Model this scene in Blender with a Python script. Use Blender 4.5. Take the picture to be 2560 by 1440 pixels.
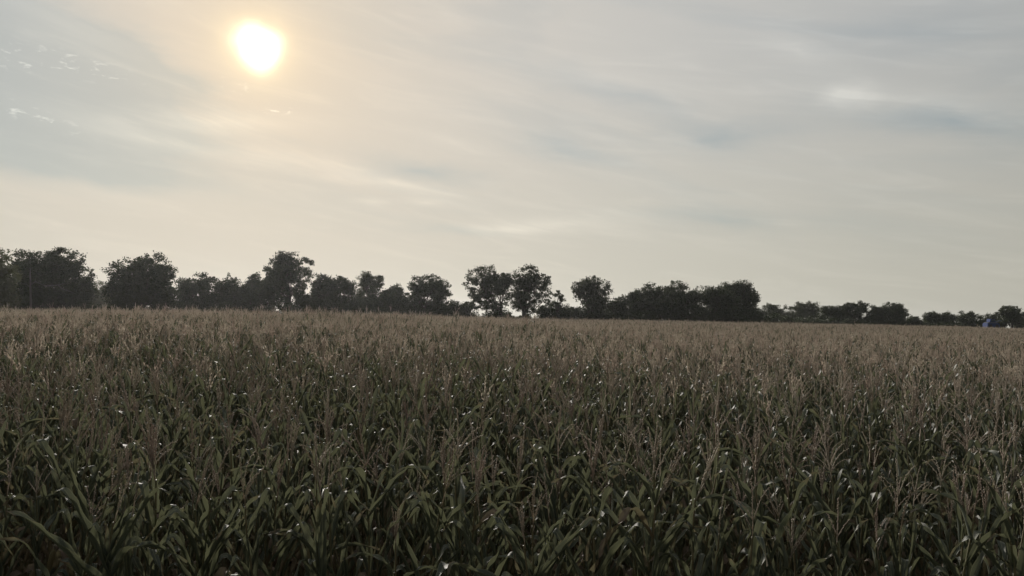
import bpy, math, random
import numpy as np
from mathutils import Matrix, Vector

# ------------------------------------------------------------------ scene, camera
scene = bpy.context.scene
for o in list(bpy.data.objects):
    bpy.data.objects.remove(o)
COL = scene.collection
FPX = 1862.0                                     # focal length in photograph pixels (2560 wide)
EYE = Vector((0.0, 0.0, 3.2))
PITCH, ROLL = math.radians(1.9), math.radians(1.25)
cam_d = bpy.data.cameras.new('camera')
cam_d.sensor_width = 36.0
cam_d.lens = 36.0 * FPX / 2560.0
cam_d.clip_start, cam_d.clip_end = 0.1, 6000.0
cam = bpy.data.objects.new('camera', cam_d)
COL.objects.link(cam)
ROT = Matrix.Rotation(math.pi / 2 + PITCH, 4, 'X') @ Matrix.Rotation(ROLL, 4, 'Z')
cam.matrix_world = Matrix.Translation(EYE) @ ROT
scene.camera = cam


def look(px, py):
    """world direction through a point of the photograph"""
    return (ROT.to_3x3() @ Vector(((px - 1280) / FPX, -(py - 720) / FPX, -1.0))).normalized()


def azel(px, py):
    d = look(px, py)
    return math.atan2(d.x, d.y), math.asin(d.z)


scene.render.engine = 'CYCLES'
scene.cycles.use_denoising = True
scene.cycles.max_bounces = 4
scene.cycles.diffuse_bounces = 2
scene.cycles.glossy_bounces = 1
scene.cycles.transmission_bounces = 4
scene.cycles.volume_bounces = 1
scene.cycles.transparent_max_bounces = 4
scene.cycles.filter_width = 1.5
vs = scene.view_settings
vs.view_transform = 'Standard'
vs.look = 'None'
vs.exposure = 0.0
vs.gamma = 1.0
vs.use_curve_mapping = False

# ------------------------------------------------------------------ sun and sky
SUN = look(646, 118)
SUN_EL = math.asin(SUN.z)
SUN_AZ = math.atan2(SUN.x, SUN.y)
sun_d = bpy.data.lights.new('sun', 'SUN')
sun_d.energy = 5.0
sun_d.angle = math.radians(2.5)
sun_d.color = (1.0, 0.92, 0.84)
sun = bpy.data.objects.new('sun', sun_d)
COL.objects.link(sun)
sun.rotation_euler = SUN.to_track_quat('Z', 'Y').to_euler()

world = bpy.data.worlds.new('World')
scene.world = world
world.use_nodes = True
wt = world.node_tree
wt.nodes.clear()


class NT:
    """small helper that adds and wires shader nodes"""
    def __init__(self, tree):
        self.t = tree

    def n(self, typ, **kw):
        nd = self.t.nodes.new(typ)
        for k, v in kw.items():
            setattr(nd, k, v)
        return nd

    def put(self, sock, val):
        if isinstance(val, bpy.types.NodeSocket):
            self.t.links.new(val, sock)
        elif isinstance(val, (tuple, list)) and len(val) == 3 and len(sock.default_value) == 4:
            sock.default_value = (*val, 1.0)
        else:
            sock.default_value = val

    def math(self, op, a, b=0.0, c=None, clamp=False):
        nd = self.n('ShaderNodeMath', operation=op)
        nd.use_clamp = clamp
        self.put(nd.inputs[0], a)
        self.put(nd.inputs[1], b)
        if c is not None:
            self.put(nd.inputs[2], c)
        return nd.outputs[0]

    def vmath(self, op, a, b=None):
        nd = self.n('ShaderNodeVectorMath', operation=op)
        self.put(nd.inputs[0], a)
        if b is not None:
            self.put(nd.inputs[1], b)
        return nd.outputs['Value'] if op in ('DOT_PRODUCT', 'LENGTH') else nd.outputs[0]

    def mix(self, f, a, b, blend='MIX'):
        nd = self.n('ShaderNodeMix', data_type='RGBA', blend_type=blend)
        nd.clamp_factor = True
        self.put(nd.inputs[0], f)
        self.put(nd.inputs[6], a)
        self.put(nd.inputs[7], b)
        return nd.outputs[2]

    def rng(self, v, a, b, c=0.0, d=1.0, smooth=True):
        nd = self.n('ShaderNodeMapRange', interpolation_type='SMOOTHSTEP' if smooth else 'LINEAR')
        self.put(nd.inputs[0], v)
        for i, q in enumerate((a, b, c, d)):
            nd.inputs[i + 1].default_value = q
        return nd.outputs[0]

    def noise(self, vec, scale, detail=4.0, rough=0.5, dist=0.0):
        nd = self.n('ShaderNodeTexNoise')
        if vec is not None:
            self.put(nd.inputs['Vector'], vec)
        nd.inputs['Scale'].default_value = scale
        nd.inputs['Detail'].default_value = detail
        nd.inputs['Roughness'].default_value = rough
        nd.inputs['Distortion'].default_value = dist
        return nd

    def attr(self, name):
        return self.n('ShaderNodeAttribute', attribute_name=name)

    def mapping(self, vec, loc=(0, 0, 0), rot=(0, 0, 0), scale=(1, 1, 1), kind='POINT'):
        nd = self.n('ShaderNodeMapping', vector_type=kind)
        self.put(nd.inputs['Vector'], vec)
        nd.inputs['Location'].default_value = loc
        nd.inputs['Rotation'].default_value = rot
        nd.inputs['Scale'].default_value = scale
        return nd.outputs[0]


W = NT(wt)
tc = W.n('ShaderNodeTexCoord')
dirv = W.vmath('NORMALIZE', tc.outputs['Generated'])
sep = W.n('ShaderNodeSeparateXYZ')
W.put(sep.inputs[0], dirv)
dx, dy, dz = sep.outputs
az = W.math('ARCTAN2', dx, dy)
el = W.math('ARCSINE', dz)
comb = W.n('ShaderNodeCombineXYZ')
W.put(comb.inputs[0], az)
W.put(comb.inputs[1], el)
ae = comb.outputs[0]
# warped direction for uneven edges of the streaks
wn = W.noise(W.mapping(ae, scale=(5.0, 14.0, 1.0)), 1.0, 5.0, 0.6)
warp = W.vmath('SUBTRACT', wn.outputs['Color'], (0.5, 0.5, 0.5))
wsc = W.vmath('MULTIPLY', warp, (0.20, 0.065, 0.0))
aew = W.vmath('ADD', ae, wsc)
aes = W.vmath('ADD', ae, W.vmath('MULTIPLY', warp, (0.09, 0.022, 0.0)))


def blob(px, py, rx, ry, tilt=0.0, vec=None):
    """soft elongated patch of cloud, given by its direction and angular size (pixels / focal length)"""
    a, e = azel(px, py)
    m = W.mapping(vec or aew, (a, e, 0), (0, 0, math.radians(tilt)), (rx / FPX, ry / FPX, 1.0), 'TEXTURE')
    g = W.n('ShaderNodeTexGradient', gradient_type='QUADRATIC_SPHERE')
    W.put(g.inputs[0], m)
    return g.outputs['Fac']


sky = W.n('ShaderNodeTexSky', sky_type='NISHITA')
sky.sun_disc = False
sky.sun_elevation = SUN_EL
sky.sun_rotation = SUN_AZ
sky.air_density = 1.0
sky.dust_density = 0.4
sky.ozone_density = 1.5
SKY_STRENGTH = 0.1

cosd = W.vmath('DOT_PRODUCT', dirv, tuple(SUN))
ang = W.math('MULTIPLY', W.math('ARCCOSINE', W.math('MINIMUM', cosd, 1.0)), 180 / math.pi)
# veil of thin high cloud: brighter and warmer towards the sun (forward scattering)
gl1 = W.math('EXPONENT', W.math('DIVIDE', ang, -9.0))
gl2 = W.math('EXPONENT', W.math('DIVIDE', ang, -38.0))
gl3 = W.math('EXPONENT', W.math('MULTIPLY', W.math('POWER', W.math('DIVIDE', ang, 94.0), 1.6), -1.0))
elw = W.rng(el, 0.0, 0.38, 1.0, 0.0)
veil_l = W.math('ADD', W.math('MULTIPLY', gl3, 0.58), W.math('ADD', W.math('MULTIPLY', elw, 0.022), 0.045))
veil_c = W.mix(elw, (0.965, 0.995, 0.99), (1.03, 1.01, 0.865))
glw = W.math('EXPONENT', W.math('DIVIDE', ang, -22.0))
veil_c = W.mix(glw, veil_c, (1.12, 0.975, 0.80))
vl = W.n('ShaderNodeVectorMath', operation='SCALE')
W.put(vl.inputs[0], veil_c)
W.put(vl.inputs['Scale'], veil_l)
veil = vl.outputs[0]
# clear gaps
gapc = W.mix(1.0, sky.outputs[0], (SKY_STRENGTH * 0.5,) * 3, 'MULTIPLY')
gapc = W.mix(0.88, gapc, W.mix(1.0, veil, (0.74, 0.83, 0.90), 'MULTIPLY'))

n1 = W.noise(W.mapping(ae, (0.3, 0.1, 0), (0, 0, math.radians(-11)), (0.50, 0.11, 1.0), 'TEXTURE'), 1.0, 5.0, 0.5, 0.7)
n2 = W.noise(W.mapping(ae, (0.7, 0.2, 0), (0, 0, math.radians(-9)), (0.20, 0.026, 1.0), 'TEXTURE'), 1.0, 5.0, 0.6, 0.9)
gap = W.rng(n1.outputs['Fac'], 0.54, 0.34, 0.0, 0.35)
gap = W.math('MULTIPLY', gap, W.rng(el, 0.04, 0.16))
for (px, py, rx, ry, t, amt) in [
        (60, 170, 520, 240, -14, 6.0), (60, 330, 420, 60, -8, 0.7), (1060, 430, 260, 70, -12, 1.1),
        (2330, 300, 480, 75, -9, 1.0), (1560, 250, 560, 75, -14, 0.6), (330, 440, 280, 60, -5, 0.7),
        (2300, 60, 600, 110, -3, 0.5), (1420, 370, 260, 45, -8, 0.6), (1800, 545, 300, 45, -5, 0.6),
        (450, 195, 380, 60, -22, 0.8), (1850, 330, 260, 60, -5, 0.8), (150, 400, 420, 50, -4, 0.6),
        (1130, 575, 260, 28, 0, 0.45)]:
    gap = W.math('ADD', gap, W.math('MULTIPLY', blob(px, py, rx, ry, t), amt))
gap = W.math('MINIMUM', W.math('MULTIPLY', gap, 0.85), 1.0)
col = W.mix(gap, veil, gapc)
# streaks of brighter cirrus
n3 = W.noise(W.mapping(ae, (0.1, 0.5, 0), (0, 0, math.radians(-12)), (0.10, 0.013, 1.0), 'TEXTURE'), 1.0, 5.0, 0.55, 1.0)
st = W.math('MULTIPLY', W.rng(n2.outputs['Fac'], 0.42, 0.72, 0.0, 0.26), W.rng(n3.outputs['Fac'], 0.25, 0.7, 0.45, 1.0))
for (px, py, rx, ry, t, amt) in [
        (560, 300, 330, 34, 3, 1.7), (400, 350, 400, 34, -7, 1.1), (980, 460, 360, 24, -13, 0.9),
        (1400, 558, 330, 30, 3, 1.0), (1260, 572, 190, 14, 0, 0.9), (930, 502, 75, 14, -3, 1.0),
        (1050, 507, 85, 11, -5, 0.9), (2110, 235, 80, 34, 5, 2.0), (2300, 250, 420, 35, -14, 0.7),
        (2000, 130, 220, 40, -24, 0.7), (160, 60, 420, 70, -16, 0.7), (1500, 190, 380, 40, -8, 0.45),
        (300, 490, 430, 50, -6, 0.4), (1120, 350, 180, 22, -12, 0.5), (760, 400, 420, 40, -10, 0.5)]:
    st = W.math('ADD', st, W.math('MULTIPLY', blob(px, py, rx * 1.1, ry * 1.4, t, aes), amt * 0.68))
st = W.math('MULTIPLY', W.math('MINIMUM', W.math('MULTIPLY', st, W.rng(n3.outputs['Fac'], 0.2, 0.75, 0.6, 1.25)), 1.2), 0.15)
stc = W.mix(glw, (0.95, 0.93, 0.85), (1.0, 0.80, 0.50))
col = W.mix(1.0, col, W.mix(st, (0, 0, 0), stc), 'ADD')
# small broken flecks of altocumulus
vor = W.noise(W.mapping(ae, scale=(62.0, 150.0, 1.0), rot=(0, 0, 0.2)), 1.0, 3.0, 0.6, 0.4)
fl = W.rng(vor.outputs['Fac'], 0.54, 0.70)
fm = blob(180, 160, 190, 38, -6, ae)
for (px, py, rx, ry, t) in [(80, 288, 170, 26, -14), (600, 215, 70, 22, -5), (690, 275, 90, 16, 3), (30, 150, 90, 30, 0)]:
    fm = W.math('ADD', fm, blob(px, py, rx, ry, t, ae))
fl = W.math('MULTIPLY', W.math('MULTIPLY', fl, W.math('MINIMUM', W.math('MULTIPLY', fm, 2.2), 1.0)), 0.20)
col = W.mix(1.0, col, W.mix(fl, (0, 0, 0), (1.0, 0.97, 0.85)), 'ADD')
# the veiled sun: warm aureole and an over-bright core
col = W.mix(1.0, col, W.mix(gl1, (0, 0, 0), (0.165, 0.098, 0.02)), 'ADD')
sn = W.noise(W.mapping(ae, scale=(16.0, 16.0, 1.0)), 1.0, 2.0, 0.5)
angj = W.math('ADD', ang, W.math('MULTIPLY', W.math('SUBTRACT', sn.outputs['Fac'], 0.5), 1.6))
core = W.math('EXPONENT', W.math('MULTIPLY', W.math('POWER', W.math('DIVIDE', angj, 1.2), 2.6), -1.0))
col = W.mix(1.0, col, W.mix(core, (0, 0, 0), (1.9, 1.75, 1.4)), 'ADD')
mid = W.math('EXPONENT', W.math('MULTIPLY', W.math('POWER', W.math('DIVIDE', angj, 1.72), 1.8), -1.0))
col = W.mix(1.0, col, W.mix(mid, (0, 0, 0), (0.5, 0.40, 0.16)), 'ADD')
gl0 = W.math('EXPONENT', W.math('DIVIDE', ang, -3.2))
col = W.mix(1.0, col, W.mix(gl0, (0, 0, 0), (0.13, 0.085, 0.02)), 'ADD')
bg = W.n('ShaderNodeBackground')
SCALE_UP = W.n('ShaderNodeVectorMath', operation='SCALE')
W.put(SCALE_UP.inputs[0], col)
SCALE_UP.inputs['Scale'].default_value = 1.0 / SKY_STRENGTH
W.put(bg.inputs[0], SCALE_UP.outputs[0])
bg.inputs[1].default_value = SKY_STRENGTH
wo = W.n('ShaderNodeOutputWorld')
W.put(wo.inputs[0], bg.outputs[0])

# ------------------------------------------------------------------ materials


def new_mat(name):
    m = bpy.data.materials.new(name)
    m.use_nodes = True
    m.node_tree.nodes.clear()
    return m, NT(m.node_tree)


def finish(T, col, rough=0.6, spec=0.3, trans=0.0, tcol=None, bump=None, bstr=0.2, bdist=0.01):
    p = T.n('ShaderNodeBsdfPrincipled')
    T.put(p.inputs['Base Color'], col)
    T.put(p.inputs['Roughness'], rough)
    T.put(p.inputs['Specular IOR Level'], spec)
    if bump is not None:
        b = T.n('ShaderNodeBump')
        b.inputs['Strength'].default_value = bstr
        b.inputs['Distance'].default_value = bdist
        T.put(b.inputs['Height'], bump)
        T.put(p.inputs['Normal'], b.outputs[0])
    out = T.n('ShaderNodeOutputMaterial')
    if trans > 0:
        tr = T.n('ShaderNodeBsdfTranslucent')
        T.put(tr.inputs[0], tcol if tcol is not None else col)
        mx = T.n('ShaderNodeMixShader')
        mx.inputs[0].default_value = trans
        T.put(mx.inputs[1], p.outputs[0])
        T.put(mx.inputs[2], tr.outputs[0])
        T.put(out.inputs[0], mx.outputs[0])
    else:
        T.put(out.inputs[0], p.outputs[0])


def mat_corn_leaf():
    m, T = new_mat('corn_leaf')
    lu, lv = T.attr('lu').outputs['Fac'], T.attr('lv').outputs['Fac']
    rnd, dry = T.attr('rnd').outputs['Fac'], T.attr('dry').outputs['Fac']
    oi = T.n('ShaderNodeObjectInfo').outputs['Random']
    tco = T.n('ShaderNodeTexCoord').outputs['Object']
    r = T.math('FRACT', T.math('ADD', rnd, T.math('MULTIPLY', oi, 3.7)))
    g = T.mix(r, (0.028, 0.041, 0.030), (0.072, 0.084, 0.060))
    nz = T.noise(T.mapping(tco, scale=(6, 6, 6)), 1.0, 4.0, 0.6)
    g = T.mix(T.rng(nz.outputs['Fac'], 0.45, 0.75, 0.0, 0.55), g, (0.095, 0.097, 0.058))
    # pale midrib and fine veins
    d = T.math('ABSOLUTE', T.math('SUBTRACT', lu, 0.5))
    g = T.mix(T.rng(d, 0.10, 0.03, 0.0, 0.75), g, (0.17, 0.175, 0.105))
    g = T.mix(T.rng(d, 0.40, 0.47, 0.0, 0.6), g, (0.18, 0.18, 0.115))  # naturally pale leaf margin, its colour also standing in for rim light
    vein = T.math('SINE', T.math('MULTIPLY', lu, 85.0))
    g = T.mix(T.math('MULTIPLY', T.math('ADD', vein, 1.0), 0.10), g, (0.02, 0.04, 0.015))
    # dry tips, margins and whole dead leaves
    n2 = T.noise(T.mapping(tco, scale=(14, 14, 14)), 1.0, 5.0, 0.7)
    tip = T.math('ADD', T.math('MULTIPLY', lv, 0.72), T.math('MULTIPLY', n2.outputs['Fac'], 0.55))
    tip = T.math('ADD', tip, T.math('MULTIPLY', T.math('MULTIPLY', d, d), 0.5))
    tip = T.math('ADD', tip, T.math('MULTIPLY', r, 0.15))
    f = T.math('MAXIMUM', T.rng(tip, 0.98, 1.14), T.rng(T.math('ADD', dry, T.math('MULTIPLY', T.math('SUBTRACT', n2.outputs['Fac'], 0.5), 0.9)), 0.45, 0.75))
    tan = T.mix(n2.outputs['Fac'], (0.10, 0.062, 0.040), (0.18, 0.13, 0.085))
    c = T.mix(f, g, tan)
    tcol = T.mix(0.60, c, (0.185, 0.195, 0.105))
    h = T.math('ADD', T.math('MULTIPLY', vein, 0.5), T.math('MULTIPLY', n2.outputs['Fac'], 0.6))
    finish(T, c, 0.60, 0.60, 0.24, tcol, h, 0.25, 0.004)
    return m


def mat_stalk():
    m, T = new_mat('corn_stalk')
    tco = T.n('ShaderNodeTexCoord').outputs['Object']
    oi = T.n('ShaderNodeObjectInfo').outputs['Random']
    nz = T.noise(T.mapping(tco, scale=(20, 20, 3)), 1.0, 4.0, 0.6)
    c = T.mix(T.rng(nz.outputs['Fac'], 0.4, 0.65), (0.07, 0.085, 0.035), (0.16, 0.13, 0.07))
    c = T.mix(T.math('MULTIPLY', oi, 0.4), c, (0.17, 0.12, 0.075))
    finish(T, c, 0.5, 0.4, 0.0, None, nz.outputs['Fac'], 0.2, 0.003)
    return m


def mat_tassel():
    m, T = new_mat('corn_tassel')
    tco = T.n('ShaderNodeTexCoord').outputs['Object']
    oi = T.n('ShaderNodeObjectInfo').outputs['Random']
    nz = T.noise(T.mapping(tco, scale=(40, 40, 40)), 1.0, 3.0, 0.6)
    c = T.mix(oi, (0.37, 0.300, 0.255), (0.545, 0.50, 0.41))
    c = T.mix(T.rng(nz.outputs['Fac'], 0.5, 0.7, 0, 0.4), c, (0.28, 0.18, 0.15))
    finish(T, c, 0.7, 0.2, 0.42, T.mix(0.25, c, (0.48, 0.38, 0.28)))
    return m


def mat_husk():
    m, T = new_mat('corn_husk')
    tco = T.n('ShaderNodeTexCoord').outputs['Object']
    nz = T.noise(T.mapping(tco, scale=(30, 30, 6)), 1.0, 4.0, 0.6)
    c = T.mix(nz.outputs['Fac'], (0.14, 0.14, 0.06), (0.32, 0.25, 0.15))
    finish(T, c, 0.6, 0.3, 0.15)
    return m


def mat_tree_leaf(name, c0, c1):
    m, T = new_mat(name)
    r = T.attr('rnd').outputs['Fac']
    c = T.mix(r, c0, c1)
    finish(T, c, 0.6, 0.2, 0.14, T.mix(0.4, c, (0.08, 0.10, 0.03)))
    return m


def mat_bark(name, c0, c1):
    m, T = new_mat(name)
    tco = T.n('ShaderNodeTexCoord').outputs['Object']
    nz = T.noise(T.mapping(tco, scale=(4, 4, 0.8)), 1.0, 6.0, 0.65)
    c = T.mix(T.rng(nz.outputs['Fac'], 0.35, 0.65), c0, c1)
    finish(T, c, 0.85, 0.2, 0.0, None, nz.outputs['Fac'], 0.6, 0.05)
    return m


def mat_ground():
    m, T = new_mat('field_ground')
    geo = T.n('ShaderNodeNewGeometry').outputs['Position']
    n_a = T.noise(geo, 0.15, 6.0, 0.6)
    n_b = T.noise(geo, 6.0, 6.0, 0.65)
    soil = T.mix(n_b.outputs['Fac'], (0.055, 0.040, 0.028), (0.12, 0.092, 0.065))
    grass = T.mix(n_b.outputs['Fac'], (0.045, 0.062, 0.022), (0.10, 0.10, 0.045))
    c = T.mix(T.rng(n_a.outputs['Fac'], 0.35, 0.6), soil, grass)
    finish(T, c, 0.95, 0.1, 0.0, None, n_b.outputs['Fac'], 0.7, 0.05)
    return m


def mat_plain(name, col, rough, spec=0.5, metal=0.0, grime=0.25):
    m, T = new_mat(name)
    tco = T.n('ShaderNodeTexCoord').outputs['Object']
    nz = T.noise(T.mapping(tco, scale=(3, 3, 3)), 1.0, 5.0, 0.65)
    c = T.mix(T.rng(nz.outputs['Fac'], 0.45, 0.7, 0.0, grime), col, (0.09, 0.075, 0.06))
    finish(T, c, rough, spec)
    m.node_tree.nodes['Principled BSDF'].inputs['Metallic'].default_value = metal
    return m


M_LEAF, M_STALK, M_TASSEL, M_HUSK = mat_corn_leaf(), mat_stalk(), mat_tassel(), mat_husk()
M_TREE = [mat_tree_leaf('tree_leaf_dark', (0.022, 0.034, 0.014), (0.060, 0.078, 0.030)),
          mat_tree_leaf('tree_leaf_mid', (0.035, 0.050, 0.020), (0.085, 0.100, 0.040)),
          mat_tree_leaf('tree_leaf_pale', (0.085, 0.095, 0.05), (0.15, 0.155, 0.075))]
M_BARK = mat_bark('bark', (0.045, 0.035, 0.027), (0.11, 0.09, 0.07))
M_DEAD = mat_bark('dead_wood', (0.09, 0.085, 0.075), (0.15, 0.14, 0.12))
M_GROUND = mat_ground()

# ------------------------------------------------------------------ mesh helpers


class Buf:
    """collects vertices, faces, per-vertex attributes and material indices for ONE mesh"""
    def __init__(self):
        self.v, self.f, self.m, self.at, self.n = [], [], [], {}, 0

    def add(self, v, f, mat=0, **attrs):
        v = np.asarray(v, float)
        self.v.append(v)
        for q in f:
            self.f.append(tuple(int(i) + self.n for i in q))
            self.m.append(mat)
        for k in ('lu', 'lv', 'rnd', 'dry'):
            a = attrs.get(k, 0.0)
            self.at.setdefault(k, []).append(np.broadcast_to(np.asarray(a, float), (len(v),)))
        self.n += len(v)
        return self

    def mesh(self, name, mats, attrs=True, smooth=True):
        me = bpy.data.meshes.new(name)
        me.from_pydata(np.concatenate(self.v).tolist(), [], self.f)
        for m in mats:
            me.materials.append(m)
        if len(mats) > 1:
            me.polygons.foreach_set('material_index', self.m)
        if smooth:
            me.polygons.foreach_set('use_smooth', [True] * len(self.f))
        if attrs:
            for k, lst in self.at.items():
                a = me.attributes.new(k, 'FLOAT', 'POINT')
                a.data.foreach_set('value', np.concatenate(lst).astype(np.float32))
        me.update()
        return me


def tube(pts, radii, sides=5):
    pts = np.asarray(pts, float)
    n = len(pts)
    tan = np.gradient(pts, axis=0)
    tan /= np.linalg.norm(tan, axis=1, keepdims=True) + 1e-9
    ref = np.array([0.31, 0.95, 0.05])
    a = np.cross(tan, ref)
    a /= np.linalg.norm(a, axis=1, keepdims=True) + 1e-9
    b = np.cross(tan, a)
    th = np.arange(sides) * 2 * math.pi / sides
    V = (pts[:, None, :] + np.asarray(radii)[:, None, None] *
         (a[:, None, :] * np.cos(th)[None, :, None] + b[:, None, :] * np.sin(th)[None, :, None])).reshape(-1, 3)
    F = []
    for i in range(n - 1):
        for j in range(sides):
            k = (j + 1) % sides
            F.append((i * sides + j, i * sides + k, (i + 1) * sides + k, (i + 1) * sides + j))
    F.append(tuple(range(sides))[::-1])
    F.append(tuple((n - 1) * sides + j for j in range(sides)))
    return V, F


def smooth01(x, a, b):
    t = np.clip((x - a) / (b - a), 0, 1)
    return t * t * (3 - 2 * t)


def leaf_geo(rs, L, Wd, phi0, kink, kang, curve, fold, seg=12, across=4, twist=0.0, wave=0.012):
    """a maize leaf: stiff rising blade in the x-z plane that breaks over at the kink"""
    s = np.linspace(0, 1, seg + 1)
    # put more cross-sections round the fold
    s = np.sort(np.concatenate([s, [kink - 0.035, kink, kink + 0.035]])) if 0.1 < kink < 0.93 else s
    phi = phi0 + curve * s ** 1.6 + kang * smooth01(s, kink - 0.04, kink + 0.04) + 0.10 * np.sin(s * 5 + rs.uniform(0, 6)) * s
    phi = np.minimum(phi, math.radians(176))
    ds = np.gradient(s) * L
    x = np.concatenate([[0], np.cumsum((np.sin(phi) * ds)[:-1])])
    z = np.concatenate([[0], np.cumsum((np.cos(phi) * ds)[:-1])])
    y = 0.05 * L * np.sin(s * 2.2 + rs.uniform(0, 6)) * s
    w = Wd * np.clip(np.minimum(0.62 + s * 3.2, 1.0), 0, 1) * np.clip(1 - s ** 2.6, 0.015, 1) ** 0.9
    u = np.linspace(-1, 1, across + 1)
    tw = twist * s ** 1.5
    # local frame: T along, N = blade normal (upper face), S = side
    Nx, Nz = -np.cos(phi), np.sin(phi)
    fa = fold * (1.0 - 0.75 * smooth01(s, kink - 0.12, kink) * (1 - smooth01(s, kink + 0.02, kink + 0.25)))
    ph = rs.uniform(0, 6)
    V = []
    for i in range(len(s)):
        for q in u:
            side = q * w[i] / 2 * math.cos(fa[i])
            up = abs(q) ** 1.3 * w[i] / 2 * math.sin(fa[i]) + wave * abs(q) * math.sin(s[i] * 17 + ph + (2 if q > 0 else 0)) * min(1, s[i] * 4)
            c_, s_ = math.cos(tw[i]), math.sin(tw[i])
            sd, un = side * c_ - up * s_, side * s_ + up * c_
            V.append((x[i] + Nx[i] * un, y[i] + sd, z[i] + Nz[i] * un))
    k = across + 1
    F = [(i * k + j, i * k + j + 1, (i + 1) * k + j + 1, (i + 1) * k + j) for i in range(len(s) - 1) for j in range(across)]
    lu = np.tile((u + 1) / 2, len(s))
    lv = np.repeat(s, k)
    return np.array(V), F, lu, lv


def leaf_params(rs, level):
    """level 0 = low on the stalk, 1 = just under the tassel"""
    L = (0.78 - 0.29 * level ** 2) * rs.uniform(0.80, 1.14)
    Wd = (0.065 - 0.012 * level) * rs.uniform(0.85, 1.15)
    phi0 = math.radians(rs.uniform(10, 34))
    style = rs.rand()
    if style < 0.78:                      # broken over
        kink, kang = rs.uniform(0.50, 0.80), math.radians(rs.uniform(95, 150))
        curve = math.radians(rs.uniform(0, 18))
    elif style < 0.85:                    # arching
        kink, kang = rs.uniform(0.4, 0.6), math.radians(rs.uniform(20, 50))
        curve = math.radians(rs.uniform(50, 95))
    else:                                 # straight and stiff
        kink, kang, curve = 0.8, math.radians(rs.uniform(0, 40)), math.radians(rs.uniform(0, 20))
    return dict(L=L, Wd=Wd, phi0=phi0, kink=kink, kang=kang, curve=curve,
                fold=math.radians(rs.uniform(38, 74)), twist=rs.uniform(-0.6, 0.6))


def stalk_geo(h, sides=6):
    zs, rr = [], []
    nodes = int(h / 0.17)
    for i in range(nodes + 1):
        zz = h * i / nodes
        r = 0.0125 * (1 - 0.62 * zz / h)
        for d, k in ((-0.012, 1.0), (0.0, 1.22), (0.012, 1.0)):
            if 0 <= zz + d <= h:
                zs.append(zz + d)
                rr.append(r * k)
    zs, rr = np.array(zs), np.array(rr)
    return tube(np.stack([0.006 * np.sin(zs * 9), 0.006 * np.cos(zs * 7), zs], 1), rr, sides)


OCT = np.array([(1, 0, 0), (0, 1, 0), (-1, 0, 0), (0, -1, 0), (0, 0, 1), (0, 0, -1)], float)
OCTF = [(0, 1, 4), (1, 2, 4), (2, 3, 4), (3, 0, 4), (1, 0, 5), (2, 1, 5), (3, 2, 5), (0, 3, 5)]


def tassel_geo(rs, buf, base, H=0.36, fine=True, mat=0, nb=None, spread=None, droop=None):
    """central spike and side branches set with spikelets"""
    nb = rs.randint(4, 11) if nb is None else nb
    spread = math.radians(rs.uniform(8, 38)) if spread is None else spread
    droop = rs.uniform(0.0, 1.0) if droop is None else droop
    paths = []
    t = np.linspace(0, 1, 6)
    lean = rs.uniform(-0.10, 0.10, 2)
    paths.append(np.stack([lean[0] * t ** 2 * H, lean[1] * t ** 2 * H, t * H], 1))
    for b in range(nb):
        a = rs.uniform(0, 2 * math.pi)
        z0 = H * rs.uniform(0.08, 0.36)
        l = H * rs.uniform(0.45, 0.75)
        th = spread * rs.uniform(0.6, 1.25) + np.linspace(0, 1, 6) ** 1.5 * droop * rs.uniform(0.2, 1.3)
        ds = l / 5
        r = np.concatenate([[0], np.cumsum(np.sin(th)[:-1] * ds)])
        z = z0 + np.concatenate([[0], np.cumsum(np.cos(th)[:-1] * ds)])
        paths.append(np.stack([r * math.cos(a), r * math.sin(a), z], 1))
    for i, p in enumerate(paths):
        p = p + np.asarray(base)
        rad = np.linspace(0.0030, 0.0012, len(p)) * (1.4 if i == 0 else 1.0)
        V, F = tube(p, rad, 3)
        buf.add(V, F, mat)
        ln = np.linalg.norm(p[-1] - p[0])
        if fine:
            m = int(ln / 0.011)
            ts = np.linspace(0.18 if i else 0.3, 0.99, m)
        else:
            m = max(4, int(ln / 0.04))
            ts = np.linspace(0.15 if i else 0.25, 0.98, m)
        idx = ts * (len(p) - 1)
        lo = np.minimum(idx.astype(int), len(p) - 2)
        fr = (idx - lo)[:, None]
        c = p[lo] * (1 - fr) + p[lo + 1] * fr
        tg = p[lo + 1] - p[lo]
        tg /= np.linalg.norm(tg, axis=1, keepdims=True)
        for k in range(m):
            d = rs.normal(0, 1, 3)
            d -= tg[k] * d.dot(tg[k])
            d /= np.linalg.norm(d) + 1e-9
            e = np.cross(tg[k], d)
            ax = tg[k] * 0.9 + d * 0.45
            ax /= np.linalg.norm(ax)
            if fine:
                hl, hw = 0.0085 * rs.uniform(.8, 1.3), 0.0036 * rs.uniform(.8, 1.3)
                off = d * 0.0032
            else:
                hl, hw = 0.026 * rs.uniform(.8, 1.3), 0.0078 * rs.uniform(.8, 1.2)
                off = d * 0.002
            if fine:
                V = c[k] + off + OCT[:, 2:3] * ax * hl + OCT[:, 0:1] * d * hw + OCT[:, 1:2] * e * hw
                buf.add(V, OCTF, mat)
            else:
                V = c[k] + off + np.array([ax * hl, d * hw, -ax * hl, -d * hw, e * hw, -e * hw])
                buf.add(V, [(0, 1, 2, 3), (0, 4, 2, 5)], mat)
    return buf


def link(name, data, parent=None, loc=None, rot=None, scale=None):
    o = bpy.data.objects.new(name, data)
    COL.objects.link(o)
    if parent is not None:
        o.parent = parent
    if loc is not None:
        o.location = loc
    if rot is not None:
        o.rotation_euler = rot
    if scale is not None:
        o.scale = (scale,) * 3 if np.isscalar(scale) else scale
    return o


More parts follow.
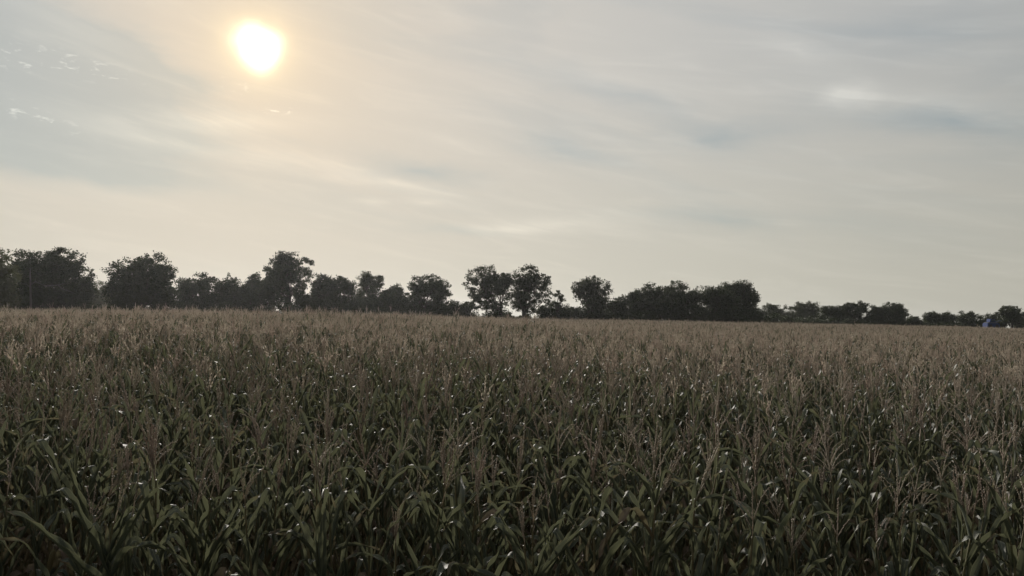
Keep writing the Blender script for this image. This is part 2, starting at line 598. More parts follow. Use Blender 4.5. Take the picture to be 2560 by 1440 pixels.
def tag(o, label, cat=None, group=None, kind=None):
    o['label'] = label
    if cat:
        o['category'] = cat
    if group:
        o['group'] = group
    if kind:
        o['kind'] = kind
    return o


# ------------------------------------------------------------------ ground


def terrain(x, y):
    x, y = np.asarray(x, float), np.asarray(y, float)
    z = 0.70 * np.exp(-((x + 13) / 15) ** 2 - ((y - 40) / 20) ** 2)
    d = np.sqrt(x * x + y * y)
    z = z - 0.014 * np.clip(d - 185, 0, 3000)
    bank = 1 - smooth01(y, 1.2, 3.4)
    return z + 1.62 * bank


def build_ground():
    xs = np.unique(np.concatenate([np.linspace(-40, 40, 41), np.linspace(-200, 200, 41), np.linspace(-900, 900, 31)]))
    ys = np.unique(np.concatenate([np.linspace(-10, 10, 31), np.linspace(10, 120, 45), np.linspace(120, 300, 19),
                                   np.linspace(300, 1400, 15), np.linspace(-100, -10, 5)]))
    X, Y = np.meshgrid(xs, ys)
    Z = terrain(X, Y)
    nx, ny = len(xs), len(ys)
    V = np.stack([X, Y, Z], -1).reshape(-1, 3)
    F = [(j * nx + i, j * nx + i + 1, (j + 1) * nx + i + 1, (j + 1) * nx + i) for j in range(ny - 1) for i in range(nx - 1)]
    o = link('ground', Buf().add(V, F).mesh('ground', [M_GROUND], attrs=False))
    tag(o, 'brown soil and grass ground under the corn field', kind='structure')


build_ground()

# ------------------------------------------------------------------ trees


def place(px, Y):
    """x of a thing standing at depth Y under photograph column px"""
    d = look(px, 800)
    return Y * d.x / d.y


def height_at(px, py, Y):
    d = look(px, py)
    return EYE.z + Y * d.z / d.y


def leaf_cards(rs, centres, spread, per, size):
    n = len(centres) * per
    c = np.repeat(centres, per, 0) + np.clip(rs.normal(0, 1, (n, 3)), -1.7, 1.7) * np.repeat(np.broadcast_to(spread, (len(centres),)), per)[:, None] * np.array([1, 1, 0.75])
    a = rs.normal(0, 1, (n, 3))
    a /= np.linalg.norm(a, axis=1, keepdims=True)
    b = np.cross(a, rs.normal(0, 1, (n, 3)))
    b /= np.linalg.norm(b, axis=1, keepdims=True)
    s = (size * rs.uniform(0.6, 1.3, n))[:, None]
    a, b = a * s, b * s * 0.6
    V = np.stack([c + a, c + b + a * 0.1, c - a, c - b - a * 0.1], 1).reshape(-1, 3)
    rnd = np.clip(np.repeat(rs.uniform(0, 1, len(centres)), per) * 0.6 + rs.uniform(0, 0.4, n), 0, 1)
    return V, np.repeat(rnd, 4)


def crown_mesh(V, rnd, mat):
    n = len(V) // 4
    me = bpy.data.meshes.new('crown')
    me.vertices.add(4 * n)
    me.loops.add(4 * n)
    me.polygons.add(n)
    me.vertices.foreach_set('co', V.astype(np.float32).ravel())
    me.loops.foreach_set('vertex_index', np.arange(4 * n, dtype=np.int32))
    me.polygons.foreach_set('loop_start', np.arange(0, 4 * n, 4, dtype=np.int32))
    a = me.attributes.new('rnd', 'FLOAT', 'POINT')
    a.data.foreach_set('value', rnd.astype(np.float32))
    me.materials.append(mat)
    me.update(calc_edges=True)
    return me


def build_tree(name, x0, x1, ytop, ybot, Y, style, label, cat, mat=0, trunk_px=None, seed=0, shape=None, lobes=None, group=None):
    """crown between columns x0..x1 and rows ytop..ybot of the photograph at depth Y (metres)"""
    rs = np.random.RandomState(seed)
    ppm = FPX / Y
    xc, wid = place((x0 + x1) / 2, Y), (x1 - x0) / ppm
    gz = float(terrain(xc, Y))
    zt = height_at((x0 + x1) / 2, ytop, Y) - gz
    zb = 0.3 if style == 'd' else max(0.3, height_at((x0 + x1) / 2, ybot, Y) - gz)
    ch = zt - zb
    root = link(name, None, loc=(xc, Y, gz))
    tag(root, label, cat, group)
    # lobes fill an uneven dome-shaped envelope
    nl = lobes or int({'d': 30, 'g': 18, 'a': 17, 's': 6}[style] * max(1.0, wid / (1.6 * ch)))
    L = []
    dep = wid * 0.85
    for i in range(nl):
        for _ in range(60):
            p = rs.uniform(-1, 1, 3)
            e = (2.9 if style == 'd' else 2.3) if p[2] > 0 else (4.0 if style == 'd' else 3.0)
            if abs(p[0]) ** e + abs(p[1]) ** 2 + abs(p[2]) ** e < 1:
                break
        if style == 'd':
            p = p / max(np.linalg.norm(p), 0.2) ** 0.45
        r = rs.uniform(0.14, 0.23) if style != 's' else rs.uniform(0.12, 0.22)
        m = min(wid, ch * 1.3)
        rx, rz = r * m * 0.9, r * min(ch, wid * 1.1) * 0.9
        L.append((p[0] * (0.5 * wid - rx * 0.8), p[1] * (0.5 * dep - rx * 0.8), zb + 0.5 * ch + p[2] * (0.5 * ch - rz * 0.9), rx, rx, rz))
    # lobes that reach the outline at the sides and the top
    m = 0.20 * min(wid, ch)
    for q in (-1, 1):
        L.append((q * (0.5 * wid - m), 0, zb + ch * rs.uniform(0.25, 0.6), m, m, m))
        L.append((q * (0.36 * wid - 0.5 * m), rs.uniform(-1, 1) * m, zb + ch * rs.uniform(0.62, 0.78), m, m, m))
    L.append((rs.uniform(-0.16, 0.16) * wid, 0, zt - m, m * 1.2, m * 1.2, m))
    if style == 'd':
        L.append((0, 0, zb + 0.45 * ch, 0.34 * wid, 0.30 * wid, 0.38 * ch))
    if style == 'd':                                # leafy right down to the ground
        for q in np.linspace(-1, 1, max(6, int(4 * wid / ch))):
            m2 = 0.15 * min(wid, 1.4 * ch) * rs.uniform(0.8, 1.2)
            L.append((q * (0.5 * wid - m2), rs.uniform(-0.3, 0.3) * dep, zb + m2 * rs.uniform(0.6, 1.5), m2, m2, m2 * 1.1))
    sig = {'d': 0.36, 'g': 0.34, 'a': 0.33, 's': 0.22}[style]
    cover = {'d': 8.4, 'g': 5.0, 'a': 3.2, 's': 0.8}[style]
    area = 0.74 * wid * ch
    total = cover * area / (math.pi * (1.55 * sig) ** 2)
    wts = np.array([l[3] * l[5] for l in L])
    wts /= wts.sum()
    C = []
    for (cx, cy, cz, ax, ay, azz), w_ in zip(L, wts):
        n = max(3, int(round(total * w_)))
        d = rs.normal(0, 1, (n, 3))
        d /= np.linalg.norm(d, axis=1, keepdims=True)
        rad = rs.uniform(0.25, 1.0, n) ** 0.5 * rs.uniform(0.88, 1.06, n)
        C.append(d * rad[:, None] * np.array([ax, ay, azz]) + np.array([cx, cy, cz]))
    C = np.concatenate(C)
    C = C[C[:, 2] > 0.1]
    V, rnd = leaf_cards(rs, C, sig * rs.uniform(0.6, 1.35, len(C)), 46, 0.175)
    link('crown', crown_mesh(V, rnd, M_TREE[mat]), root)
    # trunk and limbs
    tx = (place(trunk_px, Y) - xc) if trunk_px else rs.uniform(-0.08, 0.08) * wid
    h0 = zb + 0.35 * ch
    r0 = max(0.10, 0.022 * zt)
    t = np.linspace(0, 1, 7)
    sway = rs.uniform(-0.25, 0.25)
    P = np.stack([tx + sway * np.sin(t * 3), 0 * t, t * h0 - 0.2], 1)
    B = Buf()
    V2, F2 = tube(P, r0 * (1.25 - 0.75 * t), 8)
    B.add(V2, F2)
    for (cx, cy, cz, ax, ay, azz) in L:
        k = rs.randint(2, 6)
        a = P[k]
        b = np.array([cx, cy, cz])
        mid_ = a * 0.5 + b * 0.5 + np.array([0, 0, -0.08 * np.linalg.norm(b - a)]) + rs.normal(0, 0.15, 3)
        tt = np.linspace(0, 1, 6)[:, None]
        pts = a * (1 - tt) ** 2 + 2 * mid_ * tt * (1 - tt) + b * tt ** 2
        V2, F2 = tube(pts, np.linspace(r0 * 0.42, r0 * 0.10, 6), 5)
        B.add(V2, F2)
        for _ in range(3):
            e = b + np.clip(rs.normal(0, 0.6, 3), -0.9, 0.9) * np.array([ax, ay, azz])
            tw = np.stack([pts[3] * (1 - w_) + e * w_ for w_ in np.linspace(0, 1, 4)])
            V2, F2 = tube(tw, np.linspace(r0 * 0.16, r0 * 0.05, 4), 4)
            B.add(V2, F2)
    link('trunk', B.mesh('trunk', [M_BARK], attrs=False), root)
    return root


# (name, x0, x1, top, crown bottom, depth, style, label, category, leaf material, trunk column)
TREES = [
    ('broadleaf_tree', -120, 40, 612, 760, 105, 'd', 'paler olive green tree cut off by the left edge of the picture', 'tree', 2, None),
    ('broadleaf_tree', 15, 226, 617, 762, 128, 'd', 'large dense dark tree beside the left edge, behind a pale bare trunk', 'tree', 0, None),
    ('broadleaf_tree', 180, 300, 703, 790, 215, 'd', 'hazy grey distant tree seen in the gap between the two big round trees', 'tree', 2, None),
    ('broadleaf_tree', 258, 447, 628, 768, 134, 'd', 'big dense dome shaped dark tree, second large one from the left', 'tree', 0, None),
    ('broadleaf_tree', 438, 548, 678, 778, 146, 'd', 'lower rounded tree touching the right side of the big dome shaped tree', 'tree', 0, None),
    ('broadleaf_tree', 530, 606, 684, 780, 150, 'd', 'small bushy tree with two pointed tufts, between rounded tree and tallest tree', 'tree', 0, None),
    ('hedge_shrub', 575, 705, 704, 785, 152, 'd', 'dark hedge mass at the foot of the tall gappy tree, on its left', 'shrub', 0, None),
    ('broadleaf_tree', 655, 782, 628, 760, 156, 'g', 'tallest gappy tree rising above the hedge below the sun', 'tree', 0, 722),
    ('broadleaf_tree', 612, 672, 682, 760, 158, 'g', 'short leaning tree leaf clump just left of the tallest gappy tree', 'tree', 0, None),
    ('hedge_shrub', 685, 800, 730, 792, 151, 'd', 'dark hedge mass under the right half of the tallest gappy tree', 'shrub', 0, None),
    ('broadleaf_tree', 772, 838, 682, 786, 158, 'd', 'narrow dense tree right beside the tallest gappy tree', 'tree', 0, None),
    ('broadleaf_tree', 812, 892, 688, 786, 160, 'd', 'spiky topped tree with small sky holes, second right of the tallest tree', 'tree', 0, None),
    ('broadleaf_tree', 882, 962, 678, 790, 168, 'g', 'round topped thin crowned tree in the middle of the hedge row', 'tree', 1, None),
    ('hedge_shrub', 860, 1010, 728, 796, 160, 'd', 'dark hedge mass under the round topped thin crowned tree', 'shrub', 0, None),
    ('broadleaf_tree', 950, 1026, 708, 795, 166, 'd', 'low dense tree left of the wide gappy tree that ends the hedge row', 'tree', 0, None),
    ('broadleaf_tree', 1012, 1130, 684, 788, 160, 'g', 'wide gappy tree with drooping right branch that ends the left hedge row', 'tree', 0, 1055),
    ('hedge_shrub', 1085, 1200, 750, 806, 166, 'd', 'low dark bush between the wide gappy tree and the two airy trees', 'shrub', 0, None),
    ('airy_tree', 1158, 1285, 658, 800, 158, 'a', 'left one of the two tall airy trees standing alone, sky through its crown', 'tree', 0, 1254),
    ('airy_tree', 1258, 1378, 662, 795, 160, 'a', 'right one of the two tall airy trees standing alone, with thick dark trunk', 'tree', 0, 1308),
    ('hedge_shrub', 1200, 1335, 780, 812, 164, 'g', 'very low ragged bush between the trunks of the two airy trees', 'shrub', 0, None),
    ('hedge_shrub', 1340, 1432, 755, 806, 168, 'd', 'low bush just right of the two airy trees, around a thin sapling', 'shrub', 0, None),
    ('sapling', 1376, 1412, 724, 775, 166, 's', 'thin nearly leafless sapling standing out of a low bush', 'tree', 1, 1394),
    ('hedge_shrub', 1398, 1500, 762, 808, 172, 'd', 'flat low bush left of the small tree with an arched crown', 'shrub', 0, None),
    ('airy_tree', 1424, 1528, 688, 785, 172, 'g', 'small tree with a high arched crown and slim trunk right of centre', 'tree', 0, 1472),
    ('hedge_shrub', 1495, 1580, 738, 815, 176, 'g', 'gappy shrub filling the space left of the broad dark grove', 'shrub', 0, None),
    ('broadleaf_tree', 1560, 1640, 722, 808, 180, 'd', 'shorter left shoulder tree of the broad dark grove', 'tree', 0, None),
    ('broadleaf_tree', 1596, 1762, 698, 806, 176, 'd', 'broadest dense tree of the dark grove right of centre', 'tree', 0, None),
    ('broadleaf_tree', 1735, 1850, 712, 806, 178, 'd', 'middle dense tree of the dark grove, right of the broadest one', 'tree', 0, None),
    ('broadleaf_tree', 1775, 1902, 701, 800, 186, 'd', 'right end tree of the dark grove with a branch tuft sticking out', 'tree', 0, None),
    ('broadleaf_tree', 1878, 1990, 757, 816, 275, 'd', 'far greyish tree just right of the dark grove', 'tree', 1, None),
    ('hedge_shrub', 1850, 1992, 784, 818, 205, 'd', 'low black hedge running in front of the far greyish tree', 'shrub', 0, None),
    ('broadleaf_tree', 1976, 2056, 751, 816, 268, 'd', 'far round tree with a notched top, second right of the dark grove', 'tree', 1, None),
    ('broadleaf_tree', 2040, 2112, 760, 818, 230, 'd', 'small dark tree with one round sky hole among the far right trees', 'tree', 0, None),
    ('broadleaf_tree', 2096, 2182, 752, 814, 232, 'g', 'flat topped open tree with wide sky gaps among the far right trees', 'tree', 0, 2110),
    ('broadleaf_tree', 2164, 2274, 754, 818, 228, 'd', 'biggest dense tree among the far right trees, sloping to the right', 'tree', 0, None),
    ('hedge_shrub', 2254, 2304, 788, 822, 236, 'd', 'little dark bush at the right foot of the biggest far right tree', 'shrub', 0, None),
    ('broadleaf_tree', 2300, 2356, 778, 820, 244, 'g', 'small gappy bush tree after the gap in the far right trees', 'shrub', 0, None),
    ('broadleaf_tree', 2345, 2456, 775, 822, 244, 'd', 'long low tree with a feathery top left of the blue vehicle', 'tree', 0, None),
    ('hedge_shrub', 2446, 2510, 784, 824, 246, 'd', 'dark bush directly behind the blue vehicle', 'shrub', 0, None),
    ('broadleaf_tree', 2488, 2566, 764, 822, 240, 'g', 'last tree by the right edge, with open arched branches', 'tree', 0, 2530),
    ('hedge', 425, 640, 744, 800, 148, 'd', 'low dark hedge below the two trees right of the big dome shaped tree', 'hedge', 0, None),
    ('hedge', 770, 980, 742, 800, 157, 'd', 'low dark hedge below the trees right of the tallest gappy tree', 'hedge', 0, None),
    ('hedge', 960, 1125, 752, 804, 163, 'd', 'low dark hedge below the wide gappy tree', 'hedge', 0, None),
    ('hedge', 1470, 1640, 772, 812, 174, 'd', 'low dark hedge between the small arched tree and the dark grove', 'hedge', 0, None),
    ('hedge', 1700, 1930, 772, 818, 182, 'd', 'low dark hedge along the right foot of the dark grove', 'hedge', 0, None),
    ('hedge', 1960, 2190, 792, 824, 226, 'd', 'low dark hedge below the far round and open trees', 'hedge', 0, None),
    ('hedge', 2230, 2420, 801, 828, 240, 'd', 'low dark hedge bridging the gap in the far right trees', 'hedge', 0, None),
    ('hedge_shrub', 2540, 2680, 780, 826, 248, 'd', 'dark bush cut off by the right edge of the picture', 'shrub', 0, None),
]
for i, (nm, x0, x1, yt, yb, Y, stl, lab, cat, mt, tpx) in enumerate(TREES):
    build_tree(nm, x0, x1, yt, yb, Y, stl, lab, cat, mt, tpx, seed=100 + i, group='trees along the far edge of the field')


def bare_tree():
    Y = 118.0
    x = place(74, Y)
    gz = float(terrain(x, Y))
    root = link('bare_tree', None, loc=(x, Y, gz))
    tag(root, 'slim pale bare dead tree in front of the large dark tree at left', 'tree')

    def P(px, py):
        return (place(px, Y) - x, 0.0, height_at(px, py, Y) - gz)
    V, F = tube([P(77, 800), P(76, 765), P(73, 725), P(71, 688), P(70, 670)], [0.19, 0.17, 0.15, 0.10, 0.04], 7)
    link('trunk', Buf().add(V, F).mesh('trunk', [M_DEAD], attrs=False), root)
    for pts, rr in ([[(73, 712), (84, 704), (92, 707), (102, 712), (120, 716)], 0.09],
                    [[(73, 720), (62, 710), (50, 709)], 0.07],
                    [[(108, 715), (128, 714), (142, 712), (157, 709)], 0.10],
                    [[(142, 713), (152, 722), (168, 727), (184, 734)], 0.09]):
        V, F = tube([P(*q) for q in pts], np.linspace(rr, 0.03, len(pts)), 5)
        link('limb', Buf().add(V, F).mesh('limb', [M_DEAD], attrs=False), root)


bare_tree()

# ------------------------------------------------------------------ blue farm machine at the right end of the field


def box(x0, x1, y0, y1, z0, z1, bev=0.06, taper=(0, 0)):
    """bevelled box; taper pulls the top edge in at the two x ends"""
    import bmesh
    bm = bmesh.new()
    vs_ = [bm.verts.new((x, y, z)) for z in (z0, z1) for y in (y0, y1) for x in (x0 + (taper[0] if z == z1 else 0), x1 - (taper[1] if z == z1 else 0))]
    for f in ((0, 2, 3, 1), (4, 5, 7, 6), (0, 1, 5, 4), (2, 6, 7, 3), (0, 4, 6, 2), (1, 3, 7, 5)):
        bm.faces.new([vs_[i] for i in f])
    bmesh.ops.bevel(bm, geom=list(bm.edges), offset=bev, segments=2, affect='EDGES')
    V = [tuple(v.co) for v in bm.verts]
    bm.verts.index_update()
    F = [[v.index for v in f.verts] for f in bm.faces]
    bm.free()
    return V, F


def harvester():
    Y = 180.0
    x = place(2479, Y)
    root = link('harvester', None, loc=(x, Y, float(terrain(x, Y)) + 0.9), scale=0.88)
    tag(root, 'dark blue farm machine with slanted pale spout beyond the right end of field', 'harvester')
    blue = mat_plain('machine_blue', (0.03, 0.058, 0.17), 0.8, 0.15)
    dark = mat_plain('machine_dark', (0.012, 0.014, 0.03), 0.5)
    grey = mat_plain('machine_grey', (0.13, 0.15, 0.19), 0.85, 0.15)
    glass = mat_plain('machine_glass', (0.03, 0.05, 0.08), 0.15, 0.6, grime=0.1)
    rub = mat_plain('rubber', (0.02, 0.02, 0.02), 0.85, 0.2)

    def part(name, VF, m, parent=root):
        return link(name, Buf().add(VF[0], VF[1]).mesh(name, [m], attrs=False, smooth=False), parent)
    body = part('body', box(-1.9, 1.9, -1.2, 1.2, 1.1, 3.1, 0.12, (0.15, 0.5)), blue)
    for cx in (-1.05, 0.75):
        part('side_panel', box(cx - 0.42, cx + 0.42, -1.25, -1.203, 1.9, 2.75, 0.02), dark, body)
    part('roof_panel', box(-1.5, 1.2, -1.0, 1.0, 3.103, 3.3, 0.05), grey, body)
    cab = part('cab', box(-0.95, 0.65, -0.85, 0.85, 3.303, 4.25, 0.08, (0.1, 0.2)), blue)
    part('cab_window', box(-0.7, 0.3, -0.9, -0.853, 3.5, 4.1, 0.02), glass, cab)
    V, F = tube([(0.9, 0, 3.1), (1.4, 0, 3.5), (2.2, 0, 3.85), (2.75, 0, 3.75)], [0.17, 0.16, 0.14, 0.12], 8)
    part('spout', (V, F), grey)
    for cx, rr in ((-1.15, 0.75), (1.2, 0.95)):
        for cy in (-1.35, 1.35):
            t = np.linspace(0, 2 * math.pi, 25)
            V, F = tube(np.stack([cx + (rr - 0.2) * np.cos(t), cy + 0 * t, rr - 0.3 + (rr - 0.2) * np.sin(t)], 1), [0.22] * 25, 8)
            w = link('wheel', Buf().add(V, F).mesh('wheel', [rub], attrs=False), root)
            V, F = tube([(cx, cy - 0.08, rr - 0.3), (cx, cy + 0.08, rr - 0.3)], [rr - 0.35] * 2, 16)
            link('rim', Buf().add(V, F).mesh('rim', [grey], attrs=False), w)


harvester()

# ------------------------------------------------------------------ corn plants in the nearest rows
RS = np.random.RandomState(7)
NV = 10                                            # leaf meshes per level
LEAF_LIB = []
for lev in range(6):
    row = []
    for k in range(NV):
        p = leaf_params(RS, lev / 5)
        V, F, lu, lv = leaf_geo(RS, seg=11, across=4, **p)
        row.append(Buf().add(V, F, 0, lu=lu, lv=lv, rnd=RS.rand(), dry=0.0).mesh('leaf', [M_LEAF]))
    LEAF_LIB.append(row)
DEAD_LIB = []
for k in range(8):
    p = leaf_params(RS, 0.1)
    p['kang'] = math.radians(RS.uniform(90, 130))
    p['kink'] = RS.uniform(0.15, 0.35)
    p['fold'] = math.radians(RS.uniform(50, 75))
    V, F, lu, lv = leaf_geo(RS, seg=11, across=4, wave=0.02, **p)
    DEAD_LIB.append(Buf().add(V, F, 0, lu=lu, lv=lv, rnd=RS.rand(), dry=1.0).mesh('dead_leaf', [M_LEAF]))
STALK_LIB = []
for k in range(5):
    V, F = stalk_geo(1.99)
    STALK_LIB.append(Buf().add(V, F).mesh('stalk', [M_STALK], attrs=False))
TASSEL_KINDS = {'narrow': (3, 5, 9, 0.1), 'spread': (4, 6, 32, 0.3), 'drooping': (3, 5, 22, 1.1), 'sparse': (1, 2, 28, 0.3)}
TASSEL_LIB = []
for kind_, (n0, n1_, sp, dr) in TASSEL_KINDS.items():
    for k in range(5):
        b_ = tassel_geo(RS, Buf(), (0, 0, 0), H=RS.uniform(0.30, 0.42), nb=RS.randint(n0, n1_ + 1), spread=math.radians(sp * RS.uniform(0.8, 1.2)), droop=dr)
        TASSEL_LIB.append((kind_, b_.mesh('tassel', [M_TASSEL], attrs=False)))


def ear_mesh(rs):
    t = np.linspace(0, 1, 9)
    r = 0.028 * np.sin(np.clip(t * 0.93 + 0.07, 0, 1) * math.pi) ** 0.6
    V, F = tube(np.stack([0.05 * t, 0 * t, 0.24 * t], 1), r + 0.002, 8)
    b = Buf().add(V, F, 0)
    for k in range(9):                              # dried silk
        a = rs.uniform(0, 6.28)
        q = np.stack([0.05 + np.array([0, .008, .02]) * math.cos(a), np.array([0, .008, .02]) * math.sin(a), 0.23 + np.array([0, .03, .035])], 1)
        V, F = tube(q, [0.0015] * 3, 3)
        b.add(V, F, 1)
    return b.mesh('ear', [M_HUSK, M_TASSEL], attrs=False)


EAR_LIB = [ear_mesh(RS) for k in range(3)]
CORN_GROUP = 'corn plants of the nearest rows'
ORD = ['first', 'second', 'third', 'fourth', 'fifth', 'sixth', 'seventh', 'eighth', 'ninth', 'tenth']
MARKS = [(110, 'the large dense left tree'), (350, 'the big dome shaped tree'), (500, 'the lower rounded tree'),
         (650, 'the sun'), (800, 'the narrow dense tree'), (920, 'the round topped thin tree'),
         (1070, 'the wide gappy tree'), (1215, 'the left airy tree'), (1320, 'the right airy tree'),
         (1475, 'the small arched tree'), (1680, 'the broad dark grove'), (1860, "the grove's right end"),
         (2010, 'the far notched tree'), (2130, 'the flat topped tree'), (2225, 'the biggest far-right tree'),
         (2400, 'the long low tree'), (2500, 'the blue machine')]


def column(x, y, z=1.9):
    """photograph column under which a point stands, seen from the camera"""
    q = ROT.to_3x3().inverted() @ (Vector((x, y, z)) - EYE)
    return 1280 + FPX * q.x / -q.z


def corn_plant(x, y, rs, height=None, az0=None, leaves=None):
    gz = float(terrain(x, y))
    h = height if height is not None else float(np.clip(rs.normal(0.975, 0.07), 0.80, 1.12))
    root = link('corn_plant', None, loc=(x, y, gz), scale=h)
    le = rs.normal(0, 0.075, 2)
    root.rotation_euler = (le[0], le[1], rs.normal(0, 0.75) + math.pi * rs.randint(2) if az0 is None else az0)
    root['category'] = 'corn plant'
    root['group'] = CORN_GROUP
    link('stalk', STALK_LIB[rs.randint(5)], root)
    n = rs.randint(9, 12)
    zs = np.linspace(0.60, 1.80, n)
    for i, z in enumerate(zs):
        lev = (z - 0.60) / 1.20
        a = (i % 2) * math.pi + rs.normal(0, 0.35)
        if lev < 0.42 and rs.rand() < 0.75 or rs.rand() < 0.015:
            me = DEAD_LIB[rs.randint(8)]
        else:
            me = LEAF_LIB[int(round(lev * 5))][rs.randint(NV)]
        s = rs.uniform(0.88, 1.12)
        o = link('leaf', me, root, (0, 0, z), (rs.normal(0, 0.08), rs.normal(0, 0.08), a), (s, s, s))
        if me in DEAD_LIB:
            o['label'] = 'dry brown leaf'
    for (z, a, p) in leaves or []:
        V, F, lu, lv = leaf_geo(rs, seg=11, across=4, **p)
        link('leaf', Buf().add(V, F, 0, lu=lu, lv=lv, rnd=rs.rand(), dry=0.0).mesh('leaf', [M_LEAF]), root, (0, 0, z), (0, 0, a))
    if rs.rand() < 0.7:
        link('ear', EAR_LIB[rs.randint(3)], root, (0.01, 0, rs.uniform(0.85, 1.05)), (0, 0.12, rs.uniform(0, 6.28)))
    kind_, t = TASSEL_LIB[rs.randint(len(TASSEL_LIB))]
    link('tassel', t, root, (0, 0, 1.97), (rs.normal(0, 0.12), rs.normal(0, 0.12), rs.uniform(0, 6.28)), rs.uniform(0.85, 1.15))
    return root, kind_, h


ROW0, ROWS, STEP, NEAR_ROWS = 4.7, 0.64, 0.175, 6
left_over = []
count = 0
cells = {}
# a plant in front of the row whose two big leaves stand up in a V
v_leaf = dict(L=0.60, Wd=0.088, phi0=math.radians(26), kink=0.84, kang=math.radians(85), curve=math.radians(3), fold=math.radians(55), twist=0.1)
xv = place(262, 4.35)
rt, kind_, h_ = corn_plant(xv, 4.3, RS, height=0.98, az0=0.1, leaves=[(1.74, 0.0, v_leaf), (1.68, math.pi, dict(v_leaf, L=0.64, phi0=math.radians(30))), (1.60, math.pi + 0.2, dict(v_leaf, L=0.72, phi0=math.radians(48), kang=0.3))])
rt['label'] = 'corn plant at bottom left with two stiff leaves raised in a V'
rt, kind_, h_ = corn_plant(place(1450, 4.35), 4.35, RS, height=0.95, az0=0.2, leaves=[(1.72, 0.1, dict(v_leaf, L=0.62, phi0=math.radians(50))), (1.66, math.pi, dict(v_leaf, phi0=math.radians(55), L=0.6))])
rt['label'] = 'short corn plant at bottom centre with two leaves broken over sideways'
count = 2
for r in range(NEAR_ROWS):
    y0 = ROW0 + r * ROWS
    half = 0.715 * y0 + 0.12
    n = int(2 * half / STEP)
    for i in range(n):
        x = -half + (i + 0.5) * 2 * half / n + RS.normal(0, 0.03)
        yy = y0 + RS.normal(0, 0.07)
        if count >= 300:
            left_over.append((x, yy))
            continue
        rt, kind_, h_ = corn_plant(x, yy, RS)
        cpx = column(x, yy)
        mk = min(MARKS, key=lambda q: abs(q[0] - cpx))[1]
        cells.setdefault((r, mk), []).append((cpx, rt, kind_, h_))
        count += 1
for (r, mk), lst in cells.items():
    lst.sort(key=lambda q: q[0])
    for i, (cpx, rt, kind_, h_) in enumerate(lst):
        tall = 'tall ' if h_ > 1.02 else ('short ' if h_ < 0.89 else '')
        rt['label'] = '%scorn plant, %s tassel, %s row, %s from left under %s' % (tall, kind_, 'front' if r == 0 else ORD[r], ORD[i], mk)

# ------------------------------------------------------------------ the rest of the corn field (beyond counting)
SRC = bpy.data.collections.new('corn_field_source')


def joined_plant(rs, seg, across, fine, leaf_from=0.55):
    b = Buf()
    V, F = stalk_geo(1.99, 5 if fine else 3)
    b.add(V, F, 1)
    n = rs.randint(9, 12)
    for i, z in enumerate(np.linspace(0.55, 1.80, n)):
        if z < leaf_from:
            continue
        lev = (z - 0.55) / 1.25
        p = leaf_params(rs, lev)
        dead = (lev < 0.35 and rs.rand() < 0.7) or rs.rand() < 0.02
        V, F, lu, lv = leaf_geo(rs, seg=seg, across=across, **p)
        a = (i % 2) * math.pi + rs.normal(0, 0.35)
        c, s = math.cos(a), math.sin(a)
        V = V @ np.array([[c, s, 0], [-s, c, 0], [0, 0, 1]]) + np.array([0, 0, z])
        b.add(V, F, 0, lu=lu, lv=lv, rnd=rs.rand(), dry=1.0 if dead else 0.0)
    tassel_geo(rs, b, (0, 0, 1.97), H=rs.uniform(0.32, 0.44), fine=fine, mat=2, nb=rs.randint(2, 6))
    return b.mesh('corn', [M_LEAF, M_STALK, M_TASSEL])


N_FINE, N_MID = 14, 14
for k in range(N_FINE + N_MID):
    me = joined_plant(RS, 10 if k < N_FINE else 7, 2, k < N_FINE, 0.55 if k < N_FINE else 1.0)
    o = bpy.data.objects.new('corn_source_%02d' % k, me)
    SRC.objects.link(o)

FAR_A, FAR_B = 116.0, 0.30                         # the far edge of the field recedes to the right


def field_points():
    lo = np.array(left_over)
    n = len(lo)
    P, S = [np.stack([lo[:, 0], lo[:, 1], terrain(lo[:, 0], lo[:, 1])], 1)], [RS.normal(0.955, 0.06, n)]
    R, I = [np.stack([RS.normal(0, 0.07, n), RS.normal(0, 0.07, n), RS.uniform(0, 6.28, n)], 1)], [RS.randint(0, N_FINE, n)]
    y = ROW0
    row = 0
    while y < 215:
        half = 0.74 * y + 3.5
        step = STEP if y < 30 else (0.26 if y < 60 else 0.5)
        xs = np.arange(-half, half, step)
        xs = xs + RS.normal(0, step * 0.16, len(xs))
        yy = y + RS.normal(0, 0.07 if y < 32 else 0.2, len(xs))
        far = 116.0 + 0.36 * np.clip(xs + 60, 0, 400)
        keep = yy < far
        if row < NEAR_ROWS:
            hin = 0.715 * y + 0.12
            keep &= np.abs(xs) > hin + 0.1
        xs, yy = xs[keep], yy[keep]
        n = len(xs)
        if n:
            P.append(np.stack([xs, yy, terrain(xs, yy)], 1))
            sc = np.clip(RS.normal(0.975, 0.06, n), 0.80, 1.11)
            sc = np.where(RS.rand(n) < 0.04, sc * RS.uniform(1.05, 1.17, n), sc)
            # uneven growth over the field
            sc *= 1 + 0.035 * np.sin(xs * 0.35 + 1.3) * np.sin(yy * 0.22) + 0.025 * np.sin(xs * 0.11 + yy * 0.17)
            S.append(sc)
            R.append(np.stack([RS.normal(0, 0.07, n), RS.normal(0, 0.07, n), RS.uniform(0, 6.28, n)], 1))
            I.append(np.where(yy < 8 + 14 * RS.rand(n), RS.randint(0, N_FINE, n), RS.randint(N_FINE, N_FINE + N_MID, n)))
        row += 1
        y = ROW0 + row * ROWS if y < 60 else y + 0.9
    return np.concatenate(P), np.concatenate(S), np.concatenate(R), np.concatenate(I)


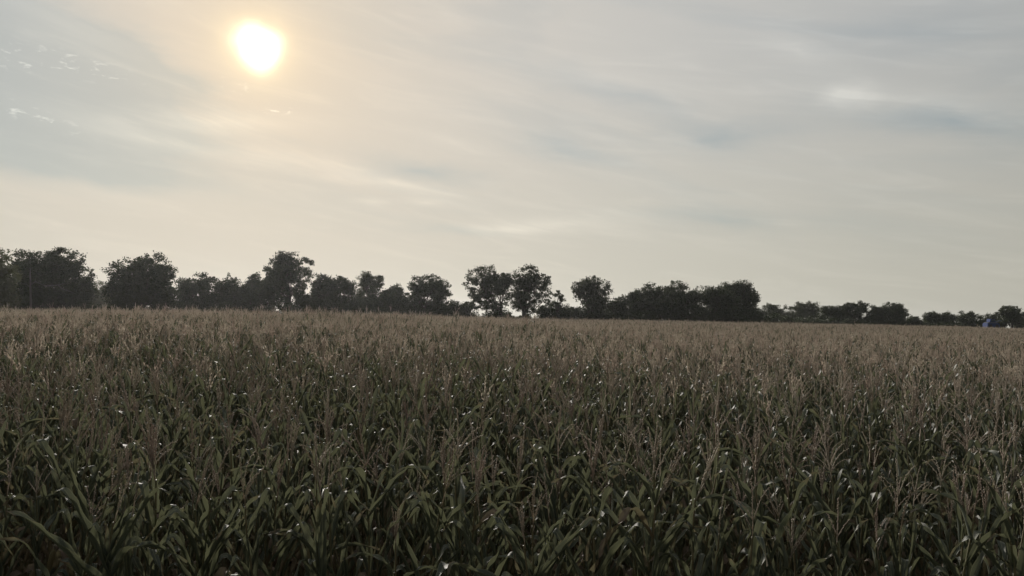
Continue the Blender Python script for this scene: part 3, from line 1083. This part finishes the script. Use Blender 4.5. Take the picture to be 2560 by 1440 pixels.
P, S, R, I = field_points()
pm = bpy.data.meshes.new('corn_field')
pm.vertices.add(len(P))
pm.vertices.foreach_set('co', P.astype(np.float32).ravel())
pm.attributes.new('psize', 'FLOAT', 'POINT').data.foreach_set('value', S.astype(np.float32))
pm.attributes.new('prot', 'FLOAT_VECTOR', 'POINT').data.foreach_set('vector', R.astype(np.float32).ravel())
pm.attributes.new('pick', 'INT', 'POINT').data.foreach_set('value', I.astype(np.int32))
field = link('corn_field', pm)
tag(field, 'dense field of ripening corn with brown tassels reaching back to the trees', 'corn', kind='stuff')
gt = bpy.data.node_groups.new('corn_field_nodes', 'GeometryNodeTree')
gt.interface.new_socket('Geometry', in_out='INPUT', socket_type='NodeSocketGeometry')
gt.interface.new_socket('Geometry', in_out='OUTPUT', socket_type='NodeSocketGeometry')
gi, go = gt.nodes.new('NodeGroupInput'), gt.nodes.new('NodeGroupOutput')
iop = gt.nodes.new('GeometryNodeInstanceOnPoints')
ci = gt.nodes.new('GeometryNodeCollectionInfo')
ci.inputs['Collection'].default_value = SRC
ci.inputs['Separate Children'].default_value = True
ci.inputs['Reset Children'].default_value = True


def named(name, typ):
    nd = gt.nodes.new('GeometryNodeInputNamedAttribute')
    nd.data_type = typ
    nd.inputs['Name'].default_value = name
    return [s for s in nd.outputs if s.enabled and s.name == 'Attribute'][0]


gl = gt.links.new
gl(gi.outputs[0], iop.inputs['Points'])
gl(ci.outputs[0], iop.inputs['Instance'])
iop.inputs['Pick Instance'].default_value = True
gl(named('pick', 'INT'), iop.inputs['Instance Index'])
gl(named('prot', 'FLOAT_VECTOR'), iop.inputs['Rotation'])
gl(named('psize', 'FLOAT'), iop.inputs['Scale'])
gl(iop.outputs[0], go.inputs[0])
md = field.modifiers.new('plants', 'NODES')
md.node_group = gt
print('corn: individuals', count, 'field', len(P))

# ------------------------------------------------------------------ haze in the air
hm, HT = new_mat('haze')
pv = HT.n('ShaderNodeVolumePrincipled')
HT.put(pv.inputs['Color'], (0.92, 0.95, 1.0))
pv.inputs['Density'].default_value = 0.000085
pv.inputs['Anisotropy'].default_value = 0.6
ho = HT.n('ShaderNodeOutputMaterial')
HT.put(ho.inputs['Volume'], pv.outputs[0])
x0, x1, y0, y1, z0, z1 = -950, 950, -120, 1450, -25, 24
V = [(x, y, z) for x in (x0, x1) for y in (y0, y1) for z in (z0, z1)]
F = [(0, 1, 3, 2), (4, 6, 7, 5), (0, 4, 5, 1), (2, 3, 7, 6), (0, 2, 6, 4), (1, 5, 7, 3)]
hz = link('haze', Buf().add(V, F).mesh('haze', [hm], attrs=False, smooth=False))
tag(hz, 'thin pale evening haze over the field and trees', kind='stuff')
